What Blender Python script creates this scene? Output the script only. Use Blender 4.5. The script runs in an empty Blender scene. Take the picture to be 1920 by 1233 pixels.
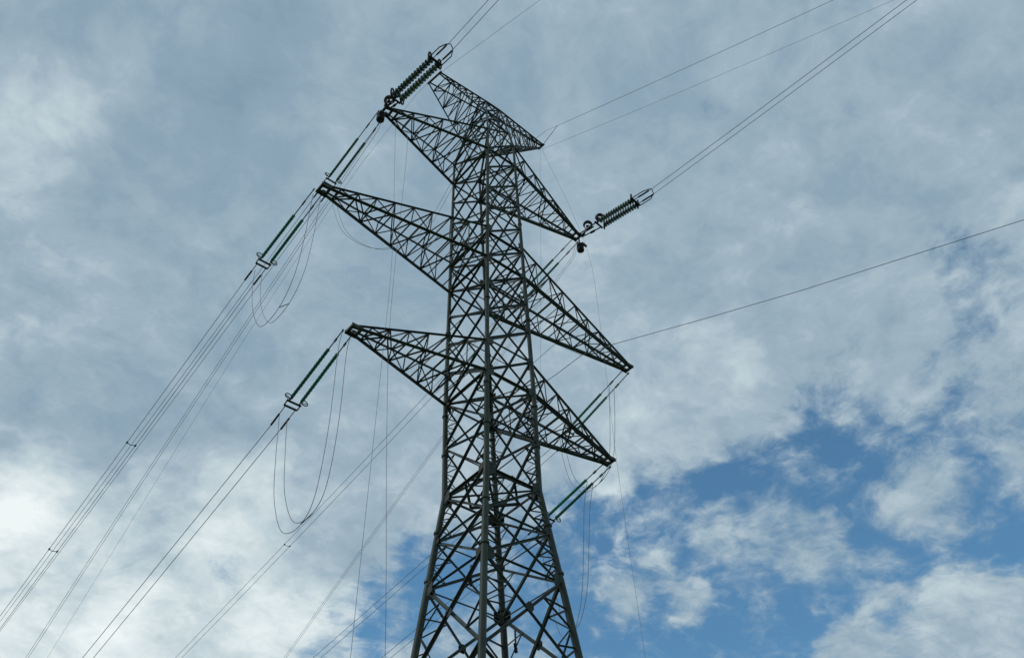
import bpy, math, random
from mathutils import Vector, Matrix

random.seed(7)
SC = bpy.context.scene
COL = SC.collection
U = 1.5                      # metres per tower module
CAM_H = 1.6
CAMU = Vector((-14.35304, -17.26905, -25.07655))
ZOFF = CAM_H - CAMU.z * U    # height of the middle crossarm above the ground

# ------------------------------------------------------------------ camera
yaw, pitch, roll = 0.83966, 0.79187, -0.05117
fw = Vector((math.cos(yaw) * math.cos(pitch), math.sin(yaw) * math.cos(pitch), math.sin(pitch)))
rt = Vector((math.sin(yaw), -math.cos(yaw), 0))
up = rt.cross(fw)
r2 = rt * math.cos(roll) + up * math.sin(roll)
u2 = -rt * math.sin(roll) + up * math.cos(roll)
cd = bpy.data.cameras.new('camera')
cam = bpy.data.objects.new('camera', cd)
COL.objects.link(cam)
m = Matrix((r2, u2, -fw)).transposed().to_4x4()
m.translation = Vector((CAMU.x * U, CAMU.y * U, CAM_H))
cam.matrix_world = m
cd.sensor_width = 36
cd.lens = 36 * 1711.35 / 1920
cd.clip_start = 0.1
cd.clip_end = 6000
SC.camera = cam

# ------------------------------------------------------------------ light
SUN_AZ, SUN_EL = math.radians(150), math.radians(42)
SC.view_settings.view_transform = 'Standard'
SC.view_settings.look = 'None'
SC.view_settings.gamma = 1
SC.view_settings.exposure = 0.0
sd = bpy.data.lights.new('sun', 'SUN')
sd.energy = 0.9
sd.angle = math.radians(12)
sd.color = (1, .95, .87)
sun = bpy.data.objects.new('sun', sd)
COL.objects.link(sun)
sdir = Vector((math.cos(SUN_AZ) * math.cos(SUN_EL), math.sin(SUN_AZ) * math.cos(SUN_EL), math.sin(SUN_EL)))
sun.rotation_euler = sdir.to_track_quat('Z', 'Y').to_euler()
sun.location = (0, 0, 120)

# ------------------------------------------------------------------ sky
# cloud patches of this sky: azimuth, elevation, angular radius (degrees), weight
COVER = [(37.7, 30.6, 4.3, -0.38), (30.7, 27.4, 6.6, -0.5), (23.9, 29.6, 5.6, -0.26), (25.2, 33.4, 3.3, -0.2), (43.7, 30.6, 3.5, -0.4), (43.5, 26.5, 3.6, -0.3), (10.3, 41.0, 2.2, -0.33), (26.6, 52.2, 0.8, -0.42), (31.6, 41.1, 1.4, -0.24), (14.2, 36.2, 3.1, -0.17), (20.7, 36.7, 2.4, -0.06), (22.4, 26.2, 4.6, -0.46), (34.7, 25.3, 4.3, -0.35), (60.5, 27.6, 1.8, -0.36), (57.1, 29.0, 2.2, -0.36), (53.9, 31.3, 1.9, -0.25), (68.2, 29.7, 1.1, -0.3), (38.3, 48.4, 1.3, -0.32), (23.4, 56.2, 1.9, -0.26), (42.6, 54.9, 1.1, -0.16), (51.6, 28.1, 3.1, -0.3), (29.7, 34.7, 2.2, -0.14), (18.5, 31.6, 2.5, -0.14), (38.9, 36.2, 1.0, -0.12), (34.3, 33.6, 1.3, -0.15), (63.6, 29.3, 1.2, -0.14), (85.2, 49.2, 12.7, 0.26), (63.8, 50.4, 11.5, 0.22), (75.8, 33.9, 10.4, 0.15), (59.6, 39.1, 6.5, 0.14), (44.5, 57.3, 8.5, 0.16), (19.0, 51.2, 10.5, 0.13), (31.9, 45.5, 7.0, 0.12), (7.7, 52.2, 7.2, 0.1), (42.0, 42.2, 4.9, 0.1)]
PUFFS = [(34.3, 31.4, 1.3, 0.32), (29.0, 30.1, 1.7, 0.33), (21.0, 30.7, 2.1, 0.32), (20.7, 22.4, 2.7, 0.53), (27.0, 23.5, 1.9, 0.42), (41.2, 28.8, 1.2, 0.32), (36.5, 28.0, 1.1, 0.29), (37.6, 36.4, 2.2, 0.14), (38.4, 29.7, 0.8, 0.27), (32.2, 29.2, 0.9, 0.13), (25.3, 27.2, 1.3, 0.13)]
BRIGHT = [(92.9, 50.9, 2.3, 0.16), (92.7, 48.4, 2.0, 0.1), (90.2, 53.7, 2.3, 0.1), (82.3, 31.5, 2.3, 0.34), (74.2, 29.3, 6.3, 0.15), (79.0, 25.1, 4.0, 0.32), (68.8, 33.4, 2.4, 0.18), (61.8, 26.5, 3.0, 0.22), (68.4, 26.0, 4.0, 0.16), (73.5, 25.9, 2.2, 0.08), (76.8, 31.8, 1.7, 0.1), (59.1, 34.3, 4.8, 0.06), (78.7, 30.0, 1.7, 0.1), (35.9, 36.5, 4.8, 0.1), (30.6, 43.9, 8.2, 0.03), (41.4, 33.2, 1.9, 0.2), (79.2, 46.6, 6.1, 0.03), (20.6, 22.7, 3.8, 0.06), (88.7, 57.1, 7.0, -0.1), (67.4, 53.9, 7.8, -0.07), (76.0, 39.2, 4.6, -0.08), (53.9, 62.8, 4.7, -0.04), (40.1, 60.2, 3.8, -0.05), (82.1, 36.2, 3.4, -0.03), (77.6, 28.0, 2.2, -0.16), (56.6, 44.6, 5.3, -0.02), (20.8, 48.3, 9.1, -0.03)]
world = bpy.data.worlds.new('World')
SC.world = world
world.use_nodes = True
nt = world.node_tree
nt.nodes.clear()
N, L = nt.nodes.new, nt.links.new


def put(sock, v):
    if isinstance(v, bpy.types.NodeSocket):
        L(v, sock)
    elif v is not None:
        sock.default_value = v


def math_n(op, a, b=None, c=None, clamp=False):
    n = N('ShaderNodeMath'); n.operation = op; n.use_clamp = clamp
    for i, v in enumerate((a, b, c)):
        put(n.inputs[i], v)
    return n.outputs[0]


def vec_n(op, a, b=None, scale=None):
    n = N('ShaderNodeVectorMath'); n.operation = op
    put(n.inputs[0], a); put(n.inputs[1], b)
    if scale is not None:
        put(n.inputs['Scale'], scale)
    return n.outputs['Value'] if op == 'DOT_PRODUCT' else n.outputs['Vector']


def remap(v, a, b, c=0., d=1.):
    n = N('ShaderNodeMapRange'); n.interpolation_type = 'SMOOTHSTEP'
    put(n.inputs['Value'], v)
    n.inputs['From Min'].default_value = a; n.inputs['From Max'].default_value = b
    n.inputs['To Min'].default_value = c; n.inputs['To Max'].default_value = d
    return n.outputs['Result']


def noise(vec, scale, detail, rough, dist=0., color=False):
    n = N('ShaderNodeTexNoise'); n.noise_dimensions = '3D'
    put(n.inputs['Vector'], vec)
    n.inputs['Scale'].default_value = scale; n.inputs['Detail'].default_value = detail
    n.inputs['Roughness'].default_value = rough; n.inputs['Distortion'].default_value = dist
    return n.outputs['Color' if color else 'Fac']


def mix(f, a, b):
    n = N('ShaderNodeMix'); n.data_type = 'RGBA'
    put(n.inputs[0], f); put(n.inputs[6], a); put(n.inputs[7], b)
    return n.outputs[2]


tc = N('ShaderNodeTexCoord')
dirv = tc.outputs['Generated']
sep = N('ShaderNodeSeparateXYZ'); L(dirv, sep.inputs[0])
zc = math_n('ADD', math_n('MAXIMUM', sep.outputs[2], 0.02), 0.22)
comb = N('ShaderNodeCombineXYZ')
L(math_n('DIVIDE', sep.outputs[0], zc), comb.inputs[0])
L(math_n('DIVIDE', sep.outputs[1], zc), comb.inputs[1])
plane = comb.outputs[0]
jit = vec_n('SCALE', vec_n('SUBTRACT', noise(plane, 5.0, 4, .6, color=True), (.5, .5, .5)), scale=.13)
dj = vec_n('NORMALIZE', vec_n('ADD', dirv, jit))


def patches(lst, start):
    acc = start
    for az, el, r, w in lst:
        a, e = math.radians(az), math.radians(el)
        c = (math.cos(a) * math.cos(e), math.sin(a) * math.cos(e), math.sin(e))
        k = remap(vec_n('DOT_PRODUCT', dj, c), math.cos(math.radians(r * 1.9)), math.cos(math.radians(r * .1)), 0, w)
        acc = math_n('ADD', acc, k)
    return acc


warp = vec_n('SCALE', vec_n('SUBTRACT', noise(plane, 3.2, 5, .6, color=True), (.5, .5, .5)), scale=.16)
pw = vec_n('ADD', plane, warp)
nb = noise(plane, 1.7, 2, .5)
nm = noise(pw, 6.5, 9, .60, .1)
ns = noise(pw, 15., 8, .60, .1)
nf = noise(pw, 36., 7, .66, .1)
bil = math_n('SUBTRACT', 1., math_n('ABSOLUTE', math_n('MULTIPLY_ADD', noise(pw, 11., 3, .5), 4., -2.)))
cov_f = math_n('ADD', math_n('MULTIPLY', nm, .75), math_n('MULTIPLY', ns, .95))
cov_f = math_n('ADD', cov_f, math_n('MULTIPLY', nf, .38))
bias = math_n('MINIMUM', math_n('MAXIMUM', patches(COVER, .0), -.50), .30)
cov = remap(patches(PUFFS, math_n('ADD', math_n('ADD', cov_f, -.34), bias)), .12, .62)
bri_f = math_n('ADD', math_n('MULTIPLY', nb, .22), math_n('MULTIPLY', nm, .48))
bri_f = math_n('ADD', bri_f, math_n('MULTIPLY', ns, .52))
bri_f = math_n('ADD', bri_f, math_n('MULTIPLY', nf, .22))
bri_f = math_n('ADD', bri_f, math_n('MULTIPLY', bil, .05))
bri = patches(BRIGHT, math_n('ADD', bri_f, -.37))
ramp = N('ShaderNodeValToRGB')
el = ramp.color_ramp.elements
el[0].position, el[0].color = .10, (.225, .335, .43, 1)
el[1].position, el[1].color = .95, (.86, .925, .93, 1)
for pos, c in ((.28, (.272, .385, .478, 1)), (.42, (.345, .455, .54, 1)), (.65, (.55, .655, .70, 1))):
    x = el.new(pos); x.color = c
L(bri, ramp.inputs[0])
sky = N('ShaderNodeTexSky')
sky.sky_type = 'NISHITA'; sky.sun_disc = False
sky.sun_elevation = SUN_EL; sky.sun_rotation = math.pi / 2 - SUN_AZ
sky.air_density = 1.0; sky.dust_density = .6; sky.ozone_density = 1.5
SKY_S = 0.1
cloud = vec_n('SCALE', ramp.outputs[0], scale=1 / SKY_S)
bg = N('ShaderNodeBackground'); bg.inputs[1].default_value = SKY_S
tint = N('ShaderNodeMix'); tint.data_type = 'RGBA'; tint.blend_type = 'MULTIPLY'; tint.inputs[0].default_value = 1
L(sky.outputs[0], tint.inputs[6]); tint.inputs[7].default_value = (.82, 1.28, 1.34, 1)
L(mix(cov, tint.outputs[2], cloud), bg.inputs[0])
out = N('ShaderNodeOutputWorld'); L(bg.outputs[0], out.inputs[0])


# ------------------------------------------------------------------ materials
def material(name, base, rough=.5, metal=0., var=.0, scale=6., base2=None, spec=.3, bump=0.):
    mt = bpy.data.materials.new(name); mt.use_nodes = True
    t = mt.node_tree; b = t.nodes['Principled BSDF']
    b.inputs['Roughness'].default_value = rough
    b.inputs['Metallic'].default_value = metal
    b.inputs['Specular IOR Level'].default_value = spec
    tcn = t.nodes.new('ShaderNodeTexCoord')
    n = t.nodes.new('ShaderNodeTexNoise'); n.inputs['Scale'].default_value = scale; n.inputs['Detail'].default_value = 6
    t.links.new(tcn.outputs['Object'], n.inputs['Vector'])
    r = t.nodes.new('ShaderNodeValToRGB')
    b2 = base2 or tuple(c * (1 - var) for c in base)
    r.color_ramp.elements[0].position = .35; r.color_ramp.elements[0].color = (*b2, 1)
    r.color_ramp.elements[1].position = .65; r.color_ramp.elements[1].color = (*base, 1)
    t.links.new(n.outputs['Fac'], r.inputs[0])
    oi = t.nodes.new('ShaderNodeObjectInfo')       # each bar weathers a little differently
    hs = t.nodes.new('ShaderNodeHueSaturation')
    mr = t.nodes.new('ShaderNodeMapRange'); mr.inputs['To Min'].default_value = .68; mr.inputs['To Max'].default_value = 1.34
    t.links.new(oi.outputs['Random'], mr.inputs['Value']); t.links.new(mr.outputs['Result'], hs.inputs['Value'])
    t.links.new(r.outputs[0], hs.inputs['Color']); t.links.new(hs.outputs[0], b.inputs['Base Color'])
    if bump:
        bn = t.nodes.new('ShaderNodeBump'); bn.inputs['Strength'].default_value = bump
        t.links.new(n.outputs['Fac'], bn.inputs['Height']); t.links.new(bn.outputs[0], b.inputs['Normal'])
    return mt


M_LEG = material('painted_steel_tube', (.046, .066, .052), .55, .0, .45, 1.1)
M_BRACE = material('painted_steel_angle', (.060, .080, .076), .6, .0, .45, 1.3)
M_PLATE = material('steel_plate', (.045, .059, .049), .6, .0, .4, 2.)
M_HARD = material('dark_fittings', (.05, .05, .052), .5, .5, .3, 5.)
M_ROD = material('green_composite_sheds', (.03, .26, .19), .4, 0, .25, 4.)
M_DISC = material('green_glass_discs', (.075, .14, .085), .15, 0, .3, 5.)
M_DISC.node_tree.nodes['Principled BSDF'].inputs['Transmission Weight'].default_value = .3
M_WIRE = material('aluminium_conductor', (.27, .285, .30), .5, .3, .2, 3.)
M_EARTH = material('steel_earth_wire', (.20, .215, .23), .6, .2, .2, 3.)
M_GRASS = material('grass', (.075, .11, .03), .9, 0, .0, .35, (.10, .10, .045), bump=.4)
M_CONC = material('concrete', (.36, .35, .33), .9, 0, .25, 2.)


# ------------------------------------------------------------------ mesh builder
class MB:
    def __init__(self):
        self.v = []; self.f = []; self.s = []

    def add(self, vs, fs, smooth=False):
        o = len(self.v)
        self.v += [tuple(x) for x in vs]
        self.f += [tuple(i + o for i in f) for f in fs]
        self.s += [smooth] * len(fs)

    def angle(self, p, q, w, hint=(0, 0, 1), t=None):
        """rolled steel angle (L section) from p to q"""
        p, q = Vector(p), Vector(q)
        d = q - p
        if d.length < 1e-5: return
        d.normalize(); h = Vector(hint)
        if abs(d.dot(h)) > .95: h = Vector((1, 0, 0)) if abs(d.x) < .9 else Vector((0, 1, 0))
        a = (h - d * h.dot(d)).normalized(); b = d.cross(a)
        t = t or w * .22
        prof = [(0, 0), (w, 0), (w, t), (t, t), (t, w), (0, w)]
        prof = [(x - w * .35, y - w * .35) for x, y in prof]
        vs = [c + a * y + b * x for c in (p, q) for x, y in prof]
        fs = [(i, (i + 1) % 6, 6 + (i + 1) % 6, 6 + i) for i in range(6)]
        fs += [(3, 2, 1, 0), (0, 5, 4, 3), (6, 7, 8, 9), (9, 10, 11, 6)]
        self.add(vs, fs)

    def box(self, p, q, w, h, hint=(0, 0, 1)):
        p, q = Vector(p), Vector(q); d = (q - p).normalized(); hv = Vector(hint)
        if abs(d.dot(hv)) > .95: hv = Vector((1, 0, 0)) if abs(d.x) < .9 else Vector((0, 1, 0))
        a = (hv - d * hv.dot(d)).normalized(); b = d.cross(a)
        vs = [c + a * (sy * h / 2) + b * (sx * w / 2) for c in (p, q) for sx, sy in ((-1, -1), (1, -1), (1, 1), (-1, 1))]
        self.add(vs, [(0, 1, 5, 4), (1, 2, 6, 5), (2, 3, 7, 6), (3, 0, 4, 7), (3, 2, 1, 0), (4, 5, 6, 7)])

    def tube(self, pts, r, n=8, cap=True):
        pts = [Vector(p) for p in pts]
        rs = r if isinstance(r, (list, tuple)) else [r] * len(pts)
        vs = []; a = None
        for i, p in enumerate(pts):
            d = (pts[min(i + 1, len(pts) - 1)] - pts[max(i - 1, 0)]).normalized()
            if a is None:
                h = Vector((0, 0, 1)) if abs(d.z) < .9 else Vector((1, 0, 0))
                a = h
            a = (a - d * a.dot(d)).normalized(); b = d.cross(a)
            vs += [p + (a * math.cos(k * 2 * math.pi / n) + b * math.sin(k * 2 * math.pi / n)) * rs[i] for k in range(n)]
        fs = [(i * n + k, i * n + (k + 1) % n, (i + 1) * n + (k + 1) % n, (i + 1) * n + k) for i in range(len(pts) - 1) for k in range(n)]
        if cap:
            fs += [tuple(range(n - 1, -1, -1)), tuple((len(pts) - 1) * n + k for k in range(n))]
        self.add(vs, fs, True)

    def lathe(self, p, d, prof, n=12):
        """prof: list of (distance along d, radius)"""
        p = Vector(p); d = Vector(d).normalized()
        h = Vector((0, 0, 1)) if abs(d.z) < .9 else Vector((1, 0, 0))
        a = (h - d * h.dot(d)).normalized(); b = d.cross(a)
        vs = [p + d * t + (a * math.cos(k * 2 * math.pi / n) + b * math.sin(k * 2 * math.pi / n)) * r for t, r in prof for k in range(n)]
        fs = [(i * n + k, i * n + (k + 1) % n, (i + 1) * n + (k + 1) % n, (i + 1) * n + k) for i in range(len(prof) - 1) for k in range(n)]
        fs += [tuple(range(n - 1, -1, -1)), tuple((len(prof) - 1) * n + k for k in range(n))]
        self.add(vs, fs, False)

    def ring(self, c, axis, R, r, n=16, a0=0, a1=2 * math.pi):
        c = Vector(c); d = Vector(axis).normalized()
        h = Vector((0, 0, 1)) if abs(d.z) < .9 else Vector((1, 0, 0))
        a = (h - d * h.dot(d)).normalized(); b = d.cross(a)
        self.tube([c + (a * math.cos(a0 + (a1 - a0) * k / n) + b * math.sin(a0 + (a1 - a0) * k / n)) * R for k in range(n + 1)], r, 6)

    def build(self, name, mat, parent=None):
        o0 = parent.location if False else Vector((0, 0, 0))
        me = bpy.data.meshes.new(name)
        me.from_pydata(self.v, [], self.f)
        me.polygons.foreach_set('use_smooth', self.s)
        me.materials.append(mat)
        me.update()
        o = bpy.data.objects.new(name, me)
        COL.objects.link(o)
        if parent is not None:
            o.parent = parent
            w = Vector((0, 0, 0)); q = parent
            while q is not None:
                w += q.location; q = q.parent
            o.location = -w
        return o


def empty(name, loc, label=None, cat=None, group=None):
    o = bpy.data.objects.new(name, None)
    o.empty_display_size = .3
    COL.objects.link(o); o.location = loc
    if label: tag(o, label, cat, group)
    return o


def tag(o, label, cat, group=None):
    o['label'] = label; o['category'] = cat
    if group: o['group'] = group


def W(x, y, z):
    """tower modules -> metres in the world"""
    return Vector((x * U, y * U, z * U + ZOFF))


# ------------------------------------------------------------------ setting
g = MB()
n = 60; R = 3000.
gv = []; gf = []
for j in range(n + 1):
    for i in range(n + 1):
        x = (i / n * 2 - 1); y = (j / n * 2 - 1)
        x = math.copysign(abs(x) ** 2.2, x) * R; y = math.copysign(abs(y) ** 2.2, y) * R
        d = math.hypot(x, y)
        h = 0 if d < 45 else min((d - 45) / 200, 1) * 1.2 * (math.sin(x * .021 + 1) + math.cos(y * .017)) - min((d - 45) / 200, 1) * 2.
        gv.append((x, y, h))
for j in range(n):
    for i in range(n):
        a = j * (n + 1) + i
        gf.append((a, a + 1, a + n + 2, a + n + 1))
g.add(gv, gf, True)
go = g.build('ground', M_GRASS); go['kind'] = 'structure'

# ------------------------------------------------------------------ tower body
B1, T1, B2, T2, B3, T3, KZ, SZ = 6.937, 8.4195, 0.0, 1.714, -5.574, -4.2317, -9.284, -12.281
GZ = -ZOFF / U
ZS = [GZ, SZ, KZ, B3, B1]
slx = (1.338 - 1.0) / (KZ - SZ); sly = (1.252 - .992) / (KZ - SZ)
AX = [1.338 + slx * (SZ - GZ), 1.338, 1.0, .973, .731]
AY = [1.252 + sly * (SZ - GZ), 1.252, .992, 1.075, 1.16]
C = {'N': (-1, -1), 'R': (1, -1), 'L': (-1, 1), 'F': (1, 1)}
PEAK = 12.7
PC = {'N': (.06, -.2), 'R': (.89, -.22), 'L': (-.12, .2), 'F': (.74, .24)}
FACES = (('L', 'N', (-1, 0, 0)), ('N', 'R', (0, -1, 0)), ('R', 'F', (1, 0, 0)), ('F', 'L', (0, 1, 0)))


def lerp(z, xs, ys):
    for i in range(len(xs) - 1):
        if z <= xs[i + 1] or i == len(xs) - 2:
            t = (z - xs[i]) / (xs[i + 1] - xs[i])
            return ys[i] + (ys[i + 1] - ys[i]) * t


def corner(c, z):
    if z > T1:
        t = (z - T1) / (PEAK - T1)
        a = (C[c][0] * lerp(T1, ZS, AX), C[c][1] * lerp(T1, ZS, AY))
        return W(a[0] + (PC[c][0] - a[0]) * t, a[1] + (PC[c][1] - a[1]) * t, z)
    return W(C[c][0] * lerp(z, ZS, AX), C[c][1] * lerp(z, ZS, AY), z)


tower = empty('transmission_tower', (0, 0, 0), 'tall dark green steel lattice transmission tower with six crossarms and a top beam', 'pylon')


def leg_r(z):
    return lerp(z, [GZ, SZ, B3, B1, PEAK], [.168, .147, .118, .082, .05])


for c in 'NRLF':
    b = MB()
    zs = [GZ, SZ - 5.4, SZ - 2.7, SZ, (SZ + KZ) / 2, KZ, (KZ + B3) / 2, B3, (B3 + B2) / 2, B2, (B2 + B1) / 2, B1, T1, PEAK]
    b.tube([corner(c, z) for z in zs], [leg_r(z) for z in zs], 14)
    for z in (SZ - 5.2, SZ + .25, KZ - 1.2, (KZ + B3) / 2 - .25, B3 - .5, -2.2, 3.1):   # bolted flange joints
        p = corner(c, z); q = corner(c, z + .05)
        b.lathe(p - (q - p).normalized() * .05, q - p, [(0, leg_r(z) * 1.35), (.1, leg_r(z) * 1.35)], 14)
    b.build('leg', M_LEG, tower)
    f = MB()
    p = corner(c, GZ)
    f.lathe(p - Vector((0, 0, .8)), (0, 0, 1), [(0, .75), (1.15, .6), (1.2, .55)], 20)
    f.build('footing', M_CONC, tower)

PARTS = []   # (name, size, builder)


def member(name, p, q, w, hint, mat=None):
    PARTS.append((name, Vector(p), Vector(q), w, hint, mat or M_BRACE))


bs = [B3 + i * (B2 - B3) / 4 for i in range(4)] + [B2 + i * (B1 - B2) / 5 for i in range(6)] + [T1]
body = [SZ, (SZ + KZ) / 2, KZ, (KZ + B3) / 2] + bs
inset = {}


def fp(a, bb, z, nrm, push):
    """two node points on a face, pulled slightly out of the leg axis so crossing braces do not share a plane"""
    o = Vector(nrm) * push
    return corner(a, z) + o, corner(bb, z) + o


for i in range(len(body) - 1):
    z0, z1 = body[i], body[i + 1]
    w = lerp(z0, [SZ, B3, B1], [.112, .104, .092])
    for a, bb, nrm in FACES:
        p0, q0 = fp(a, bb, z0, nrm, .05); p1, q1 = fp(a, bb, z1, nrm, .05)
        o = Vector(nrm) * -.10
        member('diagonal_brace', p0, q1, w, nrm)
        member('diagonal_brace', q0 + o, p1 + o, w, nrm)
        if z0 in (KZ, B3, B2, B1) or abs(z0 - T3) < .05 or abs(z0 - T2) < .5 and z0 > 1.2:
            member('horizontal_strut', p0 - Vector(nrm) * .05, q0 - Vector(nrm) * .05, w * 1.2, nrm)
        elif i < 4 or nrm == (0, -1, 0):
            member('horizontal_strut', p0 - Vector(nrm) * .05, q0 - Vector(nrm) * .05, w * .65, nrm)
        # redundant members: from the quarter points of the diagonals to the legs
        if z0 < B3 - .1:
            for s0, s1, l0, l1 in ((p0, q1, p0, p1), (q0, p1, q0, q1), (p1, q0, p0, p1), (q1, p0, q0, q1)):
                k = s0.lerp(s1, .25)
                t = .30 if (s0 - l0).length < .01 else .70
                lp = l0.lerp(l1, t)
                member('redundant_brace', k + o * .5, lp + o * .5, w * .5, nrm)
                mid = s0.lerp(s1, .25)
                l2 = l0.lerp(l1, .5)
                member('redundant_brace', mid + o * .5, l2 + o * .5, w * .45, nrm)
        elif z0 < B2 + 1 and i % 2 == 0:
            member('redundant_brace', p0.lerp(q1, .5) + o * .6, p0.lerp(p1, .5) + o * .6, w * .45, nrm)
# plan bracing at the crossarm levels
for z in (KZ, B3, T3, B2, T2, B1, T1):
    w = .10
    for (a, bb), dz in ((('N', 'F'), -.06), (('L', 'R'), .06)):
        member('plan_brace', corner(a, z) + Vector((0, 0, dz)), corner(bb, z) + Vector((0, 0, dz)), w, (0, 0, 1))
    if z == KZ:
        ms = [(corner(a, z) + corner(bb, z)) / 2 for a, bb, _ in FACES]
        for k in range(4):
            member('plan_brace', ms[k] + Vector((0, 0, .14)), ms[(k + 1) % 4] + Vector((0, 0, .14)), .11, (0, 0, 1))
# peak above the top crossarm
pk = [T1, 9.9, 11.2, PEAK]
for i in range(3):
    for a, bb, nrm in FACES:
        p0, q0 = corner(a, pk[i]), corner(bb, pk[i]); p1, q1 = corner(a, pk[i + 1]), corner(bb, pk[i + 1])
        o = Vector(nrm) * -.06
        member('diagonal_brace', p0, q1, .085, nrm)
        member('diagonal_brace', q0 + o, p1 + o, .085, nrm)
        member('horizontal_strut', p1 + o * .5, q1 + o * .5, .085, nrm)
# wide base panels below the splay
lo = [GZ, SZ - 9.3, SZ - 5.4, SZ - 2.7, SZ]
for i in range(4):
    z0, z1 = lo[i], lo[i + 1]
    for a, bb, nrm in FACES:
        p0, q0 = fp(a, bb, z0, nrm, .06); p1, q1 = fp(a, bb, z1, nrm, .06)
        o = Vector(nrm) * -.12
        mid1 = (p1 + q1) / 2
        mid0 = (p0 + q0) / 2
        wl = .13 if i == 3 else .15
        member('diagonal_brace', p0, q1, wl, nrm)
        member('diagonal_brace', q0 + o, p1 + o, wl, nrm)
        if i in (1,):
            member('horizontal_strut', p1 + o * .4, q1 + o * .4, .13, nrm)
        for s0, s1, l0, l1 in ((p0, q1, p0, p1), (q0, p1, q0, q1), (p1, q0, p1, p0), (q1, p0, q1, q0)):
            for t, u_ in ((.26, .30), (.26, .52)):
                member('redundant_brace', s0.lerp(s1, t) + o * .5, l0.lerp(l1, u_) + o * .5, .062, nrm)

byname = {}
for it in PARTS: byname.setdefault(it[0], []).append(it)
CW = m.translation
for nm, its in byname.items():
    its.sort(key=lambda t: -((t[1] - t[2]).length * t[3] / (((t[1] + t[2]) / 2 - CW).length ** 2) * (1 if t[1].z > CAM_H + 10 else .01)))
    for p in its[:100]:
        b = MB(); b.angle(p[1], p[2], p[3], p[4]); b.build(nm, p[5], tower)
    if len(its) > 100:
        b = MB()
        for p in its[100:]: b.angle(p[1], p[2], p[3], p[4])
        o = b.build(nm, its[0][5], tower); o['kind'] = 'stuff'

# gusset plates
for z, s in ((B1, .38), (T1, .32), (B2, .42), (T2, .40), (B3, .52), (T3, .46), (KZ, .62), (SZ, .6)) + tuple((z, .26) for z in body if min(abs(z - q) for q in (B1, T1, B2, T2, B3, T3, KZ, SZ)) > .4):
    for c in 'NRLF':
        b = MB(); p = corner(c, z); r = leg_r(z)
        for ax in (0, 1):
            d = Vector((-C[c][0], 0, 0)) if ax == 0 else Vector((0, -C[c][1], 0))
            nrm = Vector((0, C[c][1], 0)) if ax == 0 else Vector((C[c][0], 0, 0))
            q = p + nrm * .075
            u = Vector((0, 0, 1))
            pts = [q - u * s * .62 + d * r * .4, q - u * s * .35 + d * (r + s * .5), q + u * s * .35 + d * (r + s * .5), q + u * s * .62 + d * r * .4]
            vs = pts + [x - nrm * .02 for x in pts]
            b.add(vs, [(0, 1, 2, 3), (7, 6, 5, 4), (0, 4, 5, 1), (1, 5, 6, 2), (2, 6, 7, 3), (3, 7, 4, 0)])
        b.build('gusset_plate', M_PLATE, tower)
for a, bb, nrm in FACES:
    z0, z1 = SZ - 2.7, SZ
    w0 = (corner(a, z0) - corner(bb, z0)).length; w1 = (corner(a, z1) - corner(bb, z1)).length
    t = w0 / (w0 + w1)                      # height at which the two diagonals of the panel cross
    c0 = corner(a, z0).lerp(corner(bb, z1), t) + Vector(nrm) * .10
    e = (corner(bb, z0) - corner(a, z0)).normalized(); u = Vector((0, 0, 1))
    pts = [c0 + e * x + u * y for x, y in ((-.19, -.08), (-.08, -.20), (.08, -.20), (.19, -.08), (.19, .08), (.08, .20), (-.08, .20), (-.19, .08))]
    b = MB()
    vs = pts + [x - Vector(nrm) * .025 for x in pts]
    b.add(vs, [tuple(range(8)), tuple(range(15, 7, -1))] + [(i, 8 + i, 8 + (i + 1) % 8, (i + 1) % 8) for i in range(8)])
    b.build('gusset_plate', M_PLATE, tower)
G1, G2 = (-1.36, -.72, -13.05), (-.5, -1.37, -14.85)
# two small bird-guard plates seen on the lower struts
for c0, ang in ((W(*G1), .75), (W(*G2), .75)):
    b = MB()
    dx = Vector((math.cos(ang), math.sin(ang), 0))
    for k in range(6):
        a = -.9 + k * .36
        b.box(c0, c0 + dx * math.sin(a) * .42 + Vector((0, 0, math.cos(a) * .25 + .05)), .09, .03)
    b.box(c0, c0 + Vector((0, 0, .9)), .05, .05)
    b.build('bird_guard', M_HARD, tower)

# ------------------------------------------------------------------ crossarms
LONG = Vector((0, 1, 0))


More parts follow.
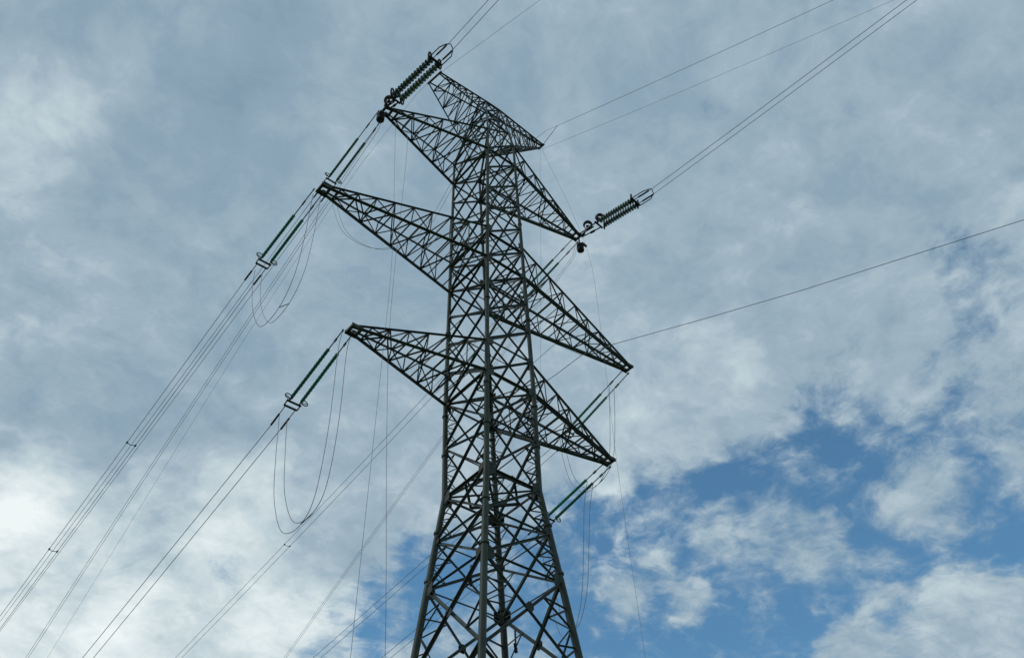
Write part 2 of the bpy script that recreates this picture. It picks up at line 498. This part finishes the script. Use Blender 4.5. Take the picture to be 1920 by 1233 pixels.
def crossarm(side, zb, zt, tipx, n, tw=.12):
    arm = empty('crossarm', (0, 0, 0)); arm.parent = tower
    a, bb = ('N', 'L') if side < 0 else ('R', 'F')
    yb = {a: -1, bb: 1}
    tip = {c: W(side * tipx, yb[c] * tw, zb) for c in (a, bb)}
    tipt = {c: W(side * (tipx - .12), yb[c] * (tw + .0), zb + .10) for c in (a, bb)}
    bot = {c: (corner(c, zb), tip[c]) for c in (a, bb)}
    top = {c: (corner(c, zt), tipt[c]) for c in (a, bb)}
    for c in (a, bb):
        b = MB(); b.angle(*bot[c], .17, (0, yb[c], 0)); b.angle(bot[c][0] + Vector((0, 0, .02)), bot[c][1], .12, (0, -yb[c], .3)); b.build('chord', M_BRACE, arm)
        b = MB(); b.angle(*top[c], .115, (0, yb[c], .4)); b.build('chord', M_BRACE, arm)
    pt = lambda ch, k: ch[0].lerp(ch[1], 1 - (1 - k / n) ** 1.12)
    lw = .062
    for c in (a, bb):      # side faces
        b = MB(); nr = (0, yb[c], 0)
        for k in range(n):
            o = Vector((0, -yb[c] * .03, 0))
            if k: b.angle(pt(bot[c], k), pt(top[c], k), lw, nr)
            if k < n - 1:
                if k % 2: b.angle(pt(bot[c], k) + o, pt(top[c], k + 1) + o, lw, nr)
                else: b.angle(pt(top[c], k) + o, pt(bot[c], k + 1) + o, lw, nr)
        b.build('face_lacing', M_BRACE, arm)
    for ch, nr, dz in ((bot, (0, 0, -1), .03), (top, (0, 0, 1), -.03)):   # bottom and top faces
        b = MB(); o = Vector((0, 0, dz))
        for k in range(n):
            if k: b.angle(pt(ch[a], k), pt(ch[bb], k), lw, nr)
            if k < n - 1:
                if k % 2: b.angle(pt(ch[a], k) + o, pt(ch[bb], k + 1) + o, lw, nr)
                else: b.angle(pt(ch[bb], k) + o, pt(ch[a], k + 1) + o, lw, nr)
                if k < n // 2 and dz > 0:
                    mid = (pt(ch[a], k) + pt(ch[bb], k + 1) + pt(ch[bb], k) + pt(ch[a], k + 1)) / 4
                    b.angle(mid + o * 2, (pt(ch[a], k) + pt(ch[a], k + 1)) / 2 + o * 2, lw * .8, nr)
                    b.angle(mid + o * 2, (pt(ch[bb], k) + pt(ch[bb], k + 1)) / 2 + o * 2, lw * .8, nr)
        b.build('face_lacing', M_BRACE, arm)
    b = MB()
    t = W(side * (tipx + .02), 0, zb)
    for dx in (0, -.42):
        b.box(t + Vector((side * dx, -.34, 0)), t + Vector((side * dx, .34, 0)), .14, .12)
    for y in (-.3, .3):
        b.box(t + Vector((-side * .5, y, .0)), t + Vector((side * .08, y, 0)), .05, .2)
    b.build('tip_plate', M_PLATE, arm)
    return arm


TIP = {'TL': (-5.056, B1), 'TR': (5.399, B1), 'ML': (-7.056, B2), 'MR': (7.375, B2), 'LL': (-5.304, B3), 'LR': (5.462, B3)}
crossarm(-1, B1, T1, 5.056, 7); crossarm(1, B1, T1, 5.399, 7)
crossarm(-1, B2, T2, 7.056, 9); crossarm(1, B2, T2, 7.375, 9)
crossarm(-1, B3, T3, 5.304, 7); crossarm(1, B3, T3, 5.462, 7)

# earth-wire beam across the top: spindle from tip to tip with raking struts down to the body
PLT = [W(-2.48, -.06, PEAK), W(-2.62, .62, PEAK - .08)]
PRT = [W(3.72, -.06, PEAK), W(3.66, .14, PEAK - .05)]


def peak_arm(tips, near, far, low, n):
    arm = empty('earth_wire_arm', (0, 0, 0)); arm.parent = tower
    ch = {'n': (corner(near, PEAK), tips[0]), 'f': (corner(far, PEAK), tips[0] + Vector((0, .10, -.02))),
          'ln': (corner(near, low[0]), tips[1]), 'lf': (corner(far, low[1]), tips[1] + Vector((0, .06, 0)))}
    for k in ch:
        b = MB(); b.angle(*ch[k], .11 if k in 'nf' else .10, (0, -1 if 'n' in k else 1, .3)); b.build('chord', M_BRACE, arm)
    pt = lambda k, i: ch[k][0].lerp(ch[k][1], i / n)
    for A, B_, nr in (('n', 'f', (0, 0, 1)), ('n', 'ln', (0, -1, 0)), ('f', 'lf', (0, 1, 0)), ('ln', 'lf', (0, 0, -1))):
        b = MB(); o = Vector(nr) * -.03
        for i in range(n):
            if i: b.angle(pt(A, i), pt(B_, i), .055, nr)
            if i < n - 1:
                b.angle(pt(A if i % 2 else B_, i) + o, pt(B_ if i % 2 else A, i + 1) + o, .055, nr)
                if A + B_ == 'nf': b.angle(pt(B_ if i % 2 else A, i) + o * 2, pt(A if i % 2 else B_, i + 1) + o * 2, .05, nr)
        b.build('face_lacing', M_BRACE, arm)
    b = MB(); b.box(tips[0] - Vector((0, .12, 0)), tips[1] + Vector((0, .15, 0)), .12, .12)
    b.build('tip_plate', M_PLATE, arm)


peak_arm(PLT, 'N', 'L', (10.6, 9.9), 7)
peak_arm(PRT, 'R', 'F', (T1, 9.9), 7)
# long chords along the middle of the beam between the two arms
b = MB()
for c1, c2 in (('N', 'R'), ('L', 'F')):
    b.angle(corner(c1, PEAK) + Vector((0, 0, .04)), corner(c2, PEAK) + Vector((0, 0, .04)), .11, (0, 0, 1))
for k in range(4):
    b.angle(corner('N', PEAK).lerp(corner('R', PEAK), k / 3), corner('L', PEAK).lerp(corner('F', PEAK), k / 3), .07, (0, 0, 1))
b.build('beam_frame', M_BRACE, tower)


# ------------------------------------------------------------------ insulator sets
def rod_set(key, t1, z1, label):
    """double composite strain string on the far side: from the tip to (t1 along +y, z1)"""
    x, zb = TIP[key]
    base = W(x, 0, zb)
    root = empty('insulator_string_set', base, label, 'insulators', 'rod insulator strings on the crossarm tips')
    d = Vector((0, t1 - .25, z1)).normalized()
    nl = (Vector((0, t1, z1)) - Vector((0, .25, 0))).length
    rod_len = 3.3
    s0 = nl - rod_len - .10
    for sx in (-.26, .26):
        st = base + Vector((sx * .9, .28, -.05))
        ax = (base + Vector((sx, t1, z1)) - st).normalized()
        b = MB()
        b.tube([st, st + ax * s0 * .5], .028, 6); b.box(st + ax * s0 * .45, st + ax * s0 * .62, .07, .1)
        b.tube([st + ax * s0 * .6, st + ax * s0], .028, 6); b.ring(st, (1, 0, 0), .07, .025, 8)
        b.build('link_rod', M_HARD, root)
        prof = [(0, .03)]
        ns = 30
        for k in range(ns):
            t = .1 + k * (rod_len - .2) / ns; w = .082 if k % 2 else .092
            prof += [(t, .05), (t + .012, w), (t + .06, w * .92), (t + .075, .05)]
        prof += [(rod_len, .03)]
        b = MB(); b.lathe(st + ax * s0, ax, prof, 12); b.build('insulator_rod', M_ROD, root)
        e = st + ax * (s0 + rod_len)
        b = MB(); b.tube([e - ax * .05, base + Vector((sx, t1, z1)) + d * .06], .035, 6); b.build('end_fitting', M_HARD, root)
        b = MB(); b.ring(e - ax * .12 + Vector((sx * .55, 0, .0)), ax, .19, .026, 18); b.box(e - ax * .05, e - ax * .12 + Vector((sx * 1.1, 0, 0)), .03, .03)
        b.build('grading_ring', M_PLATE, root)
    e = base + Vector((0, t1, z1)) + d * .05
    b = MB()
    for q, hw in ((0, .38), (.30, .34)):
        b.box(e + d * q - Vector((hw, 0, 0)), e + d * q + Vector((hw, 0, 0)), .10, .05)
    for sx in (-.34, .34): b.box(e + Vector((sx, 0, 0)), e + d * .3 + Vector((sx, 0, 0)), .05, .05)
    b.build('yoke_plate', M_HARD, root)
    for sx in (-.26, .26):
        b = MB(); p = e + d * .32 + Vector((sx, 0, 0))
        b.tube([p, p + d * .5, p + d * .55, p + d * 1.25, p + d * 1.3], [.022, .022, .05, .05, .02], 8)
        b.build('strain_clamp', M_HARD, root)
    return e + d * 1.55


ENDS = {}
for key, t1, z1, lab in (('TL', 5.66, -.88, 'twin green rod insulators running down left from the top left crossarm tip'),
                         ('ML', 5.36, -.67, 'twin green rod insulators pulling left from the longest left crossarm, middle one'),
                         ('LL', 4.55, -1.2, 'twin green rod insulators pulling left from the lowest left crossarm'),
                         ('TR', 5.54, -.82, 'twin rod insulators running from the top right crossarm tip back behind the tower'),
                         ('MR', 5.45, -1.4, 'twin green rod insulators hanging from the middle right crossarm tip, crossing the arm below'),
                         ('LR', 4.87, -.9, 'twin green rod insulators from the lowest right crossarm tip down to the right leg')):
    ENDS[key] = rod_set(key, t1, z1, lab)


def disc_set(key, az, t0, t1, z1, label):
    """double cap-and-pin disc strain string on the near side"""
    x, zb = TIP[key]; base = W(x, 0, zb)
    root = empty('disc_insulator_set', base, label, 'insulators', 'disc insulator strings on the top crossarm tips')
    h = Vector((math.cos(math.radians(az)), math.sin(math.radians(az)), 0)); sdv = Vector((-h.y, h.x, 0))
    end = base + h * t1 + Vector((0, 0, z1))
    d = (end - base).normalized()
    up_ = sdv.cross(d)
    if up_.z < 0: up_ = -up_
    b = MB()
    for s in (-.27, .27):
        b.tube([base + h * .2 + sdv * s * .6, base + d * (t0 - .25) + sdv * s], .042, 6); b.box(base + d * t0 * .45 + sdv * s * .8, base + d * t0 * .62 + sdv * s * .88, .11, .13)
    b.box(base + d * (t0 - .25) - sdv * .4, base + d * (t0 - .25) + sdv * .4, .12, .05)
    b.build('link_rod', M_HARD, root)
    nd = 14; step = (t1 - t0) / nd
    for s in (-.245, .245):
        b = MB(); prof = [(0, .025)]
        for k in range(nd):
            t = .05 + k * step
            prof += [(t, .05), (t + .05, .06), (t + .075, .205), (t + .10, .195), (t + .12, .05), (t + step - .01, .03)]
        b.lathe(base + d * t0 + sdv * s, d, prof, 16)
        b.build('insulator_string', M_DISC, root)
    for tq, rr in ((t0 - .05, .26), (t1 - .05, .26)):
        for s in (-.34, .34):
            b = MB(); c0 = base + d * tq + sdv * s + up_ * .12
            b.ring(c0, sdv * .6 + d * .8, rr, .055, 18); b.box(c0 - up_ * .3, c0 + up_ * .28, .06, .06, d)
            b.build('grading_ring', M_HARD, root)
    b = MB(); e = base + d * (t1 + .05)
    b.box(e - sdv * .42, e + sdv * .42, .14, .06)
    for s in (-.42, .42): b.tube([e + sdv * s, e + d * .9 + sdv * s * 1.0, e + d * 1.25 + sdv * s * .55 + up_ * .12], .032, 6)
    b.tube([e + d * 1.25 + sdv * .23 + up_ * .12, e + d * 1.3 + up_ * .3, e + d * 1.25 - sdv * .23 + up_ * .12], .03, 6)
    b.build('yoke_plate', M_HARD, root)
    for s in (-.22, .22):
        b = MB(); p = e + sdv * s
        b.tube([p, p + d * .35, p + d * .4, p + d * 1.2, p + d * 1.3], [.025, .025, .055, .055, .02], 8)
        b.build('strain_clamp', M_HARD, root)
    return e + d * 1.3, sdv


NE = {}
NE['TL'] = disc_set('TL', 272, 1.35, 5.0, -1.1, 'ribbed twin disc insulator string at the top left tip, reaching up right')
NE['TR'] = disc_set('TR', 275, 2.1, 4.95, -.85, 'ribbed twin disc insulator string right of the top right crossarm tip')

# counterweights and jumper hardware under the top tips
for key, sx, lab in (('TL', -1, 'cluster of dark jumper fittings hanging at the top left crossarm tip'), ('TR', 1, 'cluster of dark jumper fittings hanging at the top right crossarm tip')):
    x, zb = TIP[key]; p = W(x, 0, zb)
    root = empty('jumper_hanger', p, lab, 'fitting', 'jumper hangers under the top crossarm tips')
    b = MB(); b.tube([p + Vector((sx * .1, 0, -.05)), p + Vector((sx * .16, .05, -.62))], .04, 6); b.build('hanger_rod', M_HARD, root)
    b = MB()
    for k in range(4): b.lathe(p + Vector((sx * .16, .05, -.62 - k * .16)), (0, 0, -1), [(0, .1), (.02, .24), (.1, .24), (.13, .1)], 14)
    b.build('counterweight', M_HARD, root)
    az = math.radians(272 if sx < 0 else 275); h = Vector((math.cos(az), math.sin(az), 0))
    for t_, z_, R_ in (((.95, .42, .26), (2.0, .22, .25)) if sx > 0 else ((.45, .42, .27), (1.15, .12, .2))):
        c0 = p + h * t_ + Vector((0, 0, z_)); vw = Vector((-.55, -.6, -.5)).normalized()
        upv = (Vector((.1, 0, 1)) - vw * Vector((.1, 0, 1)).dot(vw)).normalized(); sv = vw.cross(upv)
        arc = [c0 + sv * (R_ * math.cos(a_)) + upv * (R_ * math.sin(a_)) for a_ in [math.pi * (-.12 + 1.24 * k / 12) for k in range(13)]]
        b = MB(); b.tube(arc, [.05 + .065 * math.sin(math.pi * k / 12) for k in range(13)], 8)
        b.build('corona_ring', M_HARD, root)
        b = MB()
        for q in (arc[0], arc[-1]): b.tube([q, q.lerp(p + h * (t_ - .1), .55), p + h * (t_ - .1) + Vector((0, 0, -.03))], .035, 6)
        b.box(c0 - upv * .05 - sv * .1, c0 - upv * .05 + sv * .12, .12, .1)
        b.build('hanger_bracket', M_HARD, root)
    b = MB(); b.tube([p + Vector((sx * .05, -.1, 0)), p + h * .6 + Vector((0, 0, .02)), p + h * 1.4 + Vector((0, 0, -.12))], .05, 6)
    b.box(p + Vector((sx * .1, -.35, -.12)), p + Vector((sx * .22, -.45, .22)), .16, .12); b.box(p + Vector((sx * .2, -.1, -.5)), p + Vector((sx * .38, -.3, -.95)), .10, .14)
    b.build('hanger_rod', M_HARD, root)


# ------------------------------------------------------------------ conductors
def sag_line(p, az, s, c, length, n=48):
    h = Vector((math.cos(math.radians(az)), math.sin(math.radians(az)), 0))
    return [p + h * (length * k / n) + Vector((0, 0, s * (length * k / n) + c * (length * k / n) ** 2)) for k in range(n + 1)]


def bundle(p, az, s, c, length, sep, r, label, spacers=(), group=None, mat=None, lead=None):
    root = empty('conductor_bundle', p, label, 'power line', group)
    h = Vector((math.cos(math.radians(az)), math.sin(math.radians(az)), 0)); sd_ = Vector((-h.y, h.x, 0))
    for q in (-sep / 2, sep / 2):
        b = MB(); b.tube(([lead + sd_ * q] if lead else []) + sag_line(p + sd_ * q, az, s, c, length), r, 6); b.build('subconductor', mat or M_WIRE, root)
    for t in spacers:
        b = MB(); k = p + h * t + Vector((0, 0, s * t + c * t * t))
        b.tube([k - sd_ * sep / 2, k + sd_ * sep * .1 - Vector((0, 0, .08)), k + sd_ * sep / 2], .022, 6)
        for q in (-sep / 2, sep / 2): b.box(k + sd_ * q - h * .07, k + sd_ * q + h * .07, .08, .09)
        b.build('spacer', M_HARD, root)
    return root


GF = 'twin conductors running off to the lower left'
WR = .0165
for key, s, c, sp, lab in (
        ('TL', -.172, .0002, (), 'twin conductors from the top left insulators, innermost of the far left wire group'),
        ('ML', -.186, .0003, (13.4, 24.), 'twin conductors with two spacers, outermost of the far left wire group'),
        ('LL', -.195, .0004, (), 'twin conductors running down left from the lowest left crossarm insulators'),
        ('TR', -.146, .0003, (29.9,), 'twin conductors with a spacer leaving the tower under the lowest left crossarm'),
        ('MR', -.108, .0002, (), 'twin conductors leaving the left leg of the tower at mid height of the splay'),
        ('LR', -.112, .0003, (), 'twin conductors at the lowest left leg of the tower by the bottom edge')):
    p = ENDS[key]
    bundle(p, 90, s, c, 170, .5, WR, lab, sp, GF)
# slack twin lines falling more steeply from the top tips
for x, z, s, c, lab in ((-5.056, B1 - .95, -.335, -.0012, 'close twin slack line right of the far left wire group'),
                        (5.399, B1 - .95, -.42, -.0005, 'close twin slack line leaving the left leg below the lowest left crossarm')):
    bundle(W(x, .4, z), 90, s, c, 120, .15, .0125, lab, (), 'slack lines from the top crossarm tips', None, W(x, .02, B1 - .1))
for key, az, s, c, lab in (('TL', 272, -.03, .0005, 'twin conductors rising from the top left disc insulators past the frame top'),
                           ('TR', 275, -.04, .0006, 'long twin conductors rising from the top right disc insulators to upper right')):
    bundle(NE[key][0], az, s, c, 120, .40, WR, lab, (), 'twin conductors rising to the upper right')


def wire(name, pts, r, label, cat, group=None, mat=None):
    base = Vector(pts[0])
    root = MB(); root.tube([Vector(p) for p in pts], r, 6)
    o = root.build(name, mat or M_WIRE)
    # put the origin at the fixed end
    o.data.transform(Matrix.Translation(-base)); o.location = base
    tag(o, label, cat, group)
    return o


# earth wires
GE = 'single earth wires'
PRc = W(3.69, 0, PEAK - .05)
e1 = PRc + Vector((.44, -1.37, 1.47))
wire('earth_wire', [PRc, e1], .02, 'short tension link tying the upper earth wire to the right beam tip', 'cable', GE, M_EARTH)
wire('earth_wire', sag_line(e1, 288, -.165, .0008, 110), .0135, 'upper single earth wire rising right from the top beam', 'cable', GE, M_EARTH)
wire('jumper_cable', [e1, e1 + Vector((-.5, .7, -.28)), PRc + Vector((-.9, .6, .1))], .012, 'short tail wire from the upper earth wire back to the top beam', 'cable', None, M_EARTH)
wire('earth_wire', sag_line(PRc + Vector((0, 0, -.4)), 290, -.15, .001, 110), .0085, 'thinner lower earth wire rising right from the right beam tip', 'cable', GE, M_EARTH)
PLc = PLT[0]
wire('earth_wire', sag_line(PLc, 283, -.02, .0008, 100), .0095, 'thin earth wire rising from the left beam tip past the disc insulators', 'cable', GE, M_EARTH)
pl2 = PLT[1]
wire('earth_wire', [pl2] + [W(-2.5, 0, PEAK) + Vector((0, t, z)) for t, z in ((2.6, .9), (5, .75), (9.6, .35), (13.9, -.92), (19, -3.), (25.5, -5.69), (33.8, -9.98), (60, -24), (80, -33))], .0085, 'thin single earth wire sloping left beside the far left wire group', 'cable', GE, M_EARTH)
# fibre cable dead-ended on the body below the right crossarms
w0 = corner('R', B3 + .2)
W3 = W(1.0, 1, -5.6); hh = Vector((math.cos(math.radians(290)), math.sin(math.radians(290)), 0))
w1 = W3 + hh * 3.7 + Vector((0, 0, 1.85))
w2 = W3 + hh * 5.2 + Vector((0, 0, 2.42))
wire('fibre_cable', [w2] + [W3 + hh * t + Vector((0, 0, z)) for t, z in ((6.95, 2.27), (11.5, 1.52), (16.1, .83), (25.3, -.23), (40, -1.2), (70, -1.5))], .0145, 'single cable running out right from behind the middle right crossarm', 'cable', None, M_WIRE)
wire('tension_link', [w0, w1, w2], .016, 'thin strain link from the right leg to the single cable on the right', 'cable', None, M_EARTH)
wire('jumper_cable', [w2, w2 + Vector((-1.2, .6, .55)), corner('R', B3 + 1.3)], .012, 'thin slack tail from the single cable back to the right leg', 'cable', None, M_EARTH)


# ------------------------------------------------------------------ jumpers and down leads
def smooth(pts, k=6):
    pts = [Vector(p) for p in pts]
    out_ = []
    for i in range(len(pts) - 1):
        p0 = pts[max(i - 1, 0)]; p1 = pts[i]; p2 = pts[i + 1]; p3 = pts[min(i + 2, len(pts) - 1)]
        for j in range(k):
            t = j / k
            out_.append(.5 * ((2 * p1) + (p2 - p0) * t + (2 * p0 - 5 * p1 + 4 * p2 - p3) * t * t + (3 * p1 - p0 - 3 * p2 + p3) * t ** 3))
    return out_ + [pts[-1]]


def jumper(key, tz, label, sep=.42, r=.0145, dx=0):
    x, zb = TIP[key]; base = W(x, 0, zb)
    root = empty('jumper_loop', base, label, 'jumper', 'hanging jumper loops')
    for q in (-sep / 2, sep / 2):
        k = 0.93 if q > 0 else 1.0
        b = MB(); b.tube(smooth([base + Vector((q + dx * i / len(tz), t, z * k if z < -3 else z)) for i, (t, z) in enumerate(tz)]), r, 6)
        b.build('jumper_cable', M_WIRE, root)
    t, z = min(tz, key=lambda a: a[1])
    b = MB(); c0 = base + Vector((0, t, z)); b.tube([c0 - Vector((sep / 2, 0, 0)), c0 + Vector((sep / 2, 0, -z * .07))], .02, 6)
    b.build('spacer', M_HARD, root)


jumper('ML', [(5.95, -.95), (5.75, -2.2), (5.1, -4.36), (4.1, -6.31), (3.07, -7.49), (1.58, -7.5), (.6, -6.2), (.3, -3.82), (.3, -.4)], 'slack jumper loop hanging under the middle left insulators')
jumper('LL', [(5.5, -1.5), (5.3, -2.6), (5.03, -4.17), (4.51, -6.45), (3.61, -8.37), (2.75, -9.26), (1.6, -9.45), (.74, -8.56), (.4, -5.36), (.5, -1.19), (.35, -.2)], 'deep U shaped jumper loop hanging under the lowest left crossarm')
jumper('MR', [(6.2, -1.55), (6.1, -3.12), (5.63, -5.2), (4.64, -6.53), (3.29, -6.56), (2.35, -5.4), (1.83, -2.53), (1.55, -.4)], 'jumper loop under the middle right crossarm beside the lower tip')
jumper('LR', [(1.6, -.38), (2.0, -1.6), (2.27, -3.22), (2.74, -6.06), (3.25, -7.56), (3.9, -8.3), (4.7, -7.6), (5.3, -4.5), (5.6, -1.1)], 'deep jumper loop hanging right of the right leg by the lower tip')
root = empty('jumper_loop', W(-5.056, 4, B1), 'slack jumper loop dipping behind the middle left crossarm from the upper insulators', 'jumper', 'hanging jumper loops')
jt = [(-7.42, 6.3, 9.9), (-7.02, 5.97, 7.48), (-6.44, 5.64, 5.52), (-5.55, 5.12, 4.45), (-4.45, 4.49, 4.13), (-3.13, 3.73, 4.94), (-2.08, 3.12, 6.95), (-.7, 2.32, 12.04), (-.5, 2.1, 12.9)]
for q in (0, .35):
    b = MB(); b.tube(smooth([Vector((x + q, y + q * .3, z + ZOFF + q * .8)) for x, y, z in jt]), .0115, 6); b.build('jumper_cable', M_WIRE, root)

GD = 'vertical down leads beside the tower'
zz = ZOFF
wire('down_lead', smooth([Vector((-6.75, 0, zz + 9.9)), Vector((-6.6, 0, zz + 7)), Vector((-6.17, 0, zz - 2)), Vector((-6.22, 0, zz - 10.3)), Vector((-6.39, 0, zz - 23.3)), Vector((-6.5, 0, zz - 38.8))]), .0105, 'long thin down lead left of the tower, leaning slightly left', 'cable', GD)
wire('down_lead', smooth([Vector((-5.8, .2, zz + 10.2)), Vector((-5.8, 0, zz + 6.8)), Vector((-5.97, 0, zz - 5.8)), Vector((-5.66, 0, zz - 13.2)), Vector((-5.01, 0, zz - 22.9)), Vector((-4.3, 0, zz - 38.8))]), .0105, 'long plumb down lead between the tower and the leaning lead', 'cable', GD)
wire('down_lead', smooth([PRc, Vector((5.6, 0, zz + 18.4)), Vector((6.95, 0, zz + 15.2)), Vector((8., 0, zz + 12.6)), Vector((9.03, 0, zz + 8.6)), Vector((9.05, 0, zz + 2.5)), Vector((8.72, 0, zz - 8.5)), Vector((8.72, 0, zz - 19)), Vector((8.7, 0, zz - 38.8))]), .0075, 'thin down lead curving from the right beam tip past the right crossarm tips', 'cable', GD)
wire('down_lead', smooth([PRc, Vector((5.3, 0, zz + 17.9)), Vector((4.39, 0, zz + 5.5)), Vector((3.66, 0, zz - 3.5)), Vector((3.45, 0, zz - 6.2)), Vector((3.0, 0, zz - 12.))]), .0062, 'faint straight down lead just right of the tower body', 'cable', GD)
